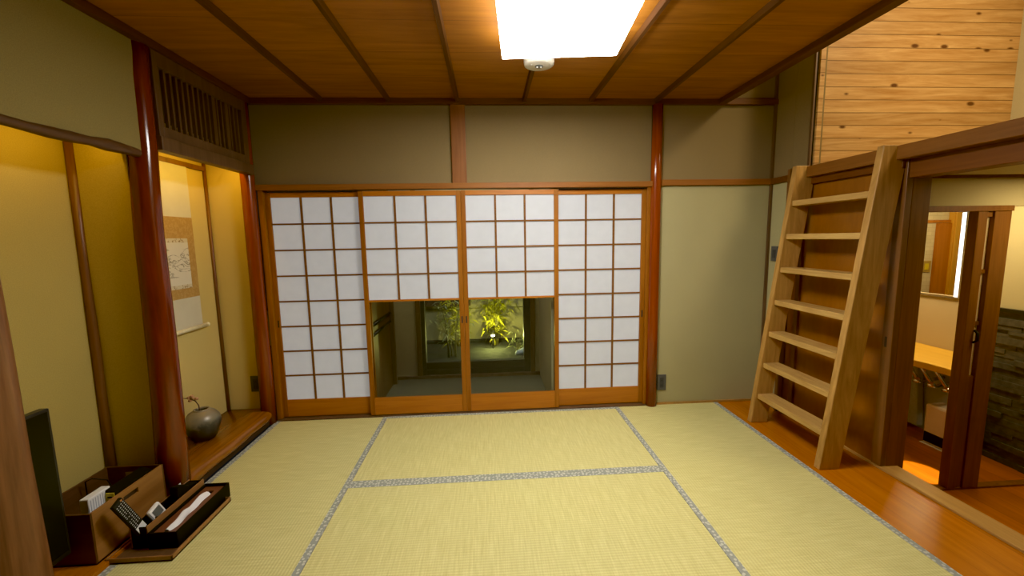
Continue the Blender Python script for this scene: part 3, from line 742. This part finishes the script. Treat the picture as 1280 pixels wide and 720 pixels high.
b.prism(top, (0, 0, .050)); b.build('slab', M['counter'], r, .006)
box(4.33, 4.398, -.30, .69, .34, .388).build('bracket', M['ranma_dark'], r)
def trap(y, label):
    r = thing('drain_pipe', label, 'pipe', (4.158, y, .2), 'chrome pipes under the counter')
    MB().tube([(4.11, y+.07, .386), (4.146, y+.03, .29), (4.158, y-.02, .21), (4.18, y-.03, .192), (4.23, y-.02, .196), (4.398, y, .21)], .013, 12).build('pipe', M['chrome'], r, 0, True)
    MB().lathe([(.030, 0), (.027, .014), (.015, .036), (.001, .04)], (4.158, y-.02, .19), 16).build('flange', M['chrome'], r, 0, True)
trap(-.20, 'left chrome drain pipe under the washroom counter')
trap(-.302, 'middle chrome drain pipe under the washroom counter')
trap(-.405, 'right chrome drain pipe under the washroom counter, nearest the door leaf')
r = thing('fan_heater', 'cream fan heater with a black grille on the washroom floor', 'heater', (4.23, -.41, HF))
box(4.158, 4.30, -.54, -.291, HF+.006, .050).build('case', M['heater'], r, .018)
box(4.153, 4.162, -.526, -.304, HF+.024, -.170).build('grille', M['black'], r, .003)
box(4.146, 4.31, -.545, -.286, HF, HF+.008).build('base_plate', M['white'], r, .002)
tag(MB().prism([(4.326, -.106, -.24), (4.326, .13, -.24), (4.326, .11, .30), (4.326, -.06, .30)], (.06, 0, 0)).build('towel', M['bluegrey'], None, .01), 'blue-grey towel hanging under the washroom counter', 'towel')
r = thing('waste_bin', 'black waste bin behind the door post under the counter', 'bin', (4.29, .15, HF))
MB().lathe([(.07, 0), (.085, .30), (.078, .30), (.065, .02), (.001, .015)], (4.20, .16, HF), 24).build('body', M['black'], r, 0, True)
r = None
box(3.0485, 3.0505, -.985, -.972, .715, .775).build('finger_pull', M['ranma_dark'], None)['kind'] = 'structure'

# ------------------------------------------------------------------ lights
def area(name, loc, target, sx, sy, power, col):
    L = bpy.data.lights.new(name, 'AREA'); L.shape = 'RECTANGLE'; L.size = sx; L.size_y = sy; L.energy = power; L.color = col
    o = bpy.data.objects.new(name, L); COL.objects.link(o); o.location = loc
    d = Vector(target) - Vector(loc); o.rotation_euler = d.to_track_quat('-Z', 'Y').to_euler(); return o
def point(name, loc, power, col, rad=.05):
    L = bpy.data.lights.new(name, 'POINT'); L.energy = power; L.color = col; L.shadow_soft_size = rad
    o = bpy.data.objects.new(name, L); COL.objects.link(o); o.location = loc; return o
WARM = (1, .60, .07)
def strip(name, x, y0, y1, z, power):
    L = bpy.data.lights.new(name, 'AREA'); L.shape = 'RECTANGLE'; L.size = .02; L.size_y = y1-y0; L.energy = power; L.color = WARM
    o = bpy.data.objects.new(name, L); COL.objects.link(o); o.location = (x, (y0+y1)/2, z)
    o.rotation_euler = (0, math.radians(35), 0)
    return o
strip('alcove_strip_light', -.905, -.84, -.06, 1.915, 2.6)
strip('niche_strip_light', -.965, -2.6, -1.0, 1.915, 3.6)
area('loft_light', (3.7, -1.5, 3.25), (3.7, -1.2, 1.7), .5, .5, 29, (1, .82, .55))
area('hall_light', (3.95, -1.3, 1.66), (3.95, -1.3, 0), .3, .3, 7, (1, .77, .42))
area('hall_light_inner', (4.05, -.62, 1.66), (4.15, -.6, 0), .2, .2, 5.5, (1, .80, .42))
area('wash_light', (4.0, .15, 1.66), (4.1, .0, 0), .25, .3, 11, (1, .74, .36))
point('mirror_room_fill', (5.5, .6, 1.55), 24, (1, .78, .42), .1)  # lamp added to light the stand-in room behind the mirror
area('veranda_fill', (.6, .5, 2.15), (.6, .5, 0), .5, .4, 4.5, (1, .86, .62))  # unseen lamp added to lift the dim veranda
L = bpy.data.lights.new('floor_patch_spot', 'SPOT'); L.energy = 420; L.color = (1, .82, .5); L.spot_size = math.radians(9); L.spot_blend = .1; L.shadow_soft_size = .01  # spot added to throw the bright patch on the hall floor
o = bpy.data.objects.new('floor_patch_spot', L); COL.objects.link(o); o.location = (3.72, -.66, 1.6)
point('garden_lamp', (.855, 2.14, .10), 16, (1, .92, .25), .02)
area('garden_fill', (.7, 1.6, 1.8), (.7, 2.3, 0), .8, .4, 14, (.92, .96, 1))
w = bpy.data.worlds.new('night'); SC.world = w; w.use_nodes = True
w.node_tree.nodes['Background'].inputs[0].default_value = (.3, .35, .5, 1); w.node_tree.nodes['Background'].inputs[1].default_value = .02

# ------------------------------------------------------------------ camera (fitted to the photograph)
yaw, pitch, roll = .059, -.1173, -.0175
f = Vector((math.sin(yaw)*math.cos(pitch), math.cos(yaw)*math.cos(pitch), math.sin(pitch)))
rt = Vector((math.cos(yaw), -math.sin(yaw), 0)); up = rt.cross(f)
r2 = rt*math.cos(roll) + up*math.sin(roll); u2 = up*math.cos(roll) - rt*math.sin(roll)
cam = bpy.data.cameras.new('camera'); co = bpy.data.objects.new('camera', cam); COL.objects.link(co)
mw = Matrix((r2, u2, -f)).transposed().to_4x4(); mw.translation = Vector((.8081, -3.0732, 1.3608)); co.matrix_world = mw
cam.sensor_width = 36; cam.lens = 36*502.34/1280; cam.shift_y = -2.05/1280; cam.clip_start = .02
SC.camera = co
SC.view_settings.view_transform = 'Standard'; SC.view_settings.look = 'None'; SC.view_settings.exposure = 0
SC.view_settings.use_curve_mapping = True
SC.view_settings.curve_mapping.black_level = (.001, .002, .005); SC.view_settings.curve_mapping.update()
SC.cycles.use_denoising = True; SC.cycles.max_bounces = 8; SC.cycles.diffuse_bounces = 5; SC.cycles.sample_clamp_indirect = 4
SC.cycles.transparent_max_bounces = 12; SC.cycles.caustics_reflective = False; SC.cycles.caustics_refractive = False
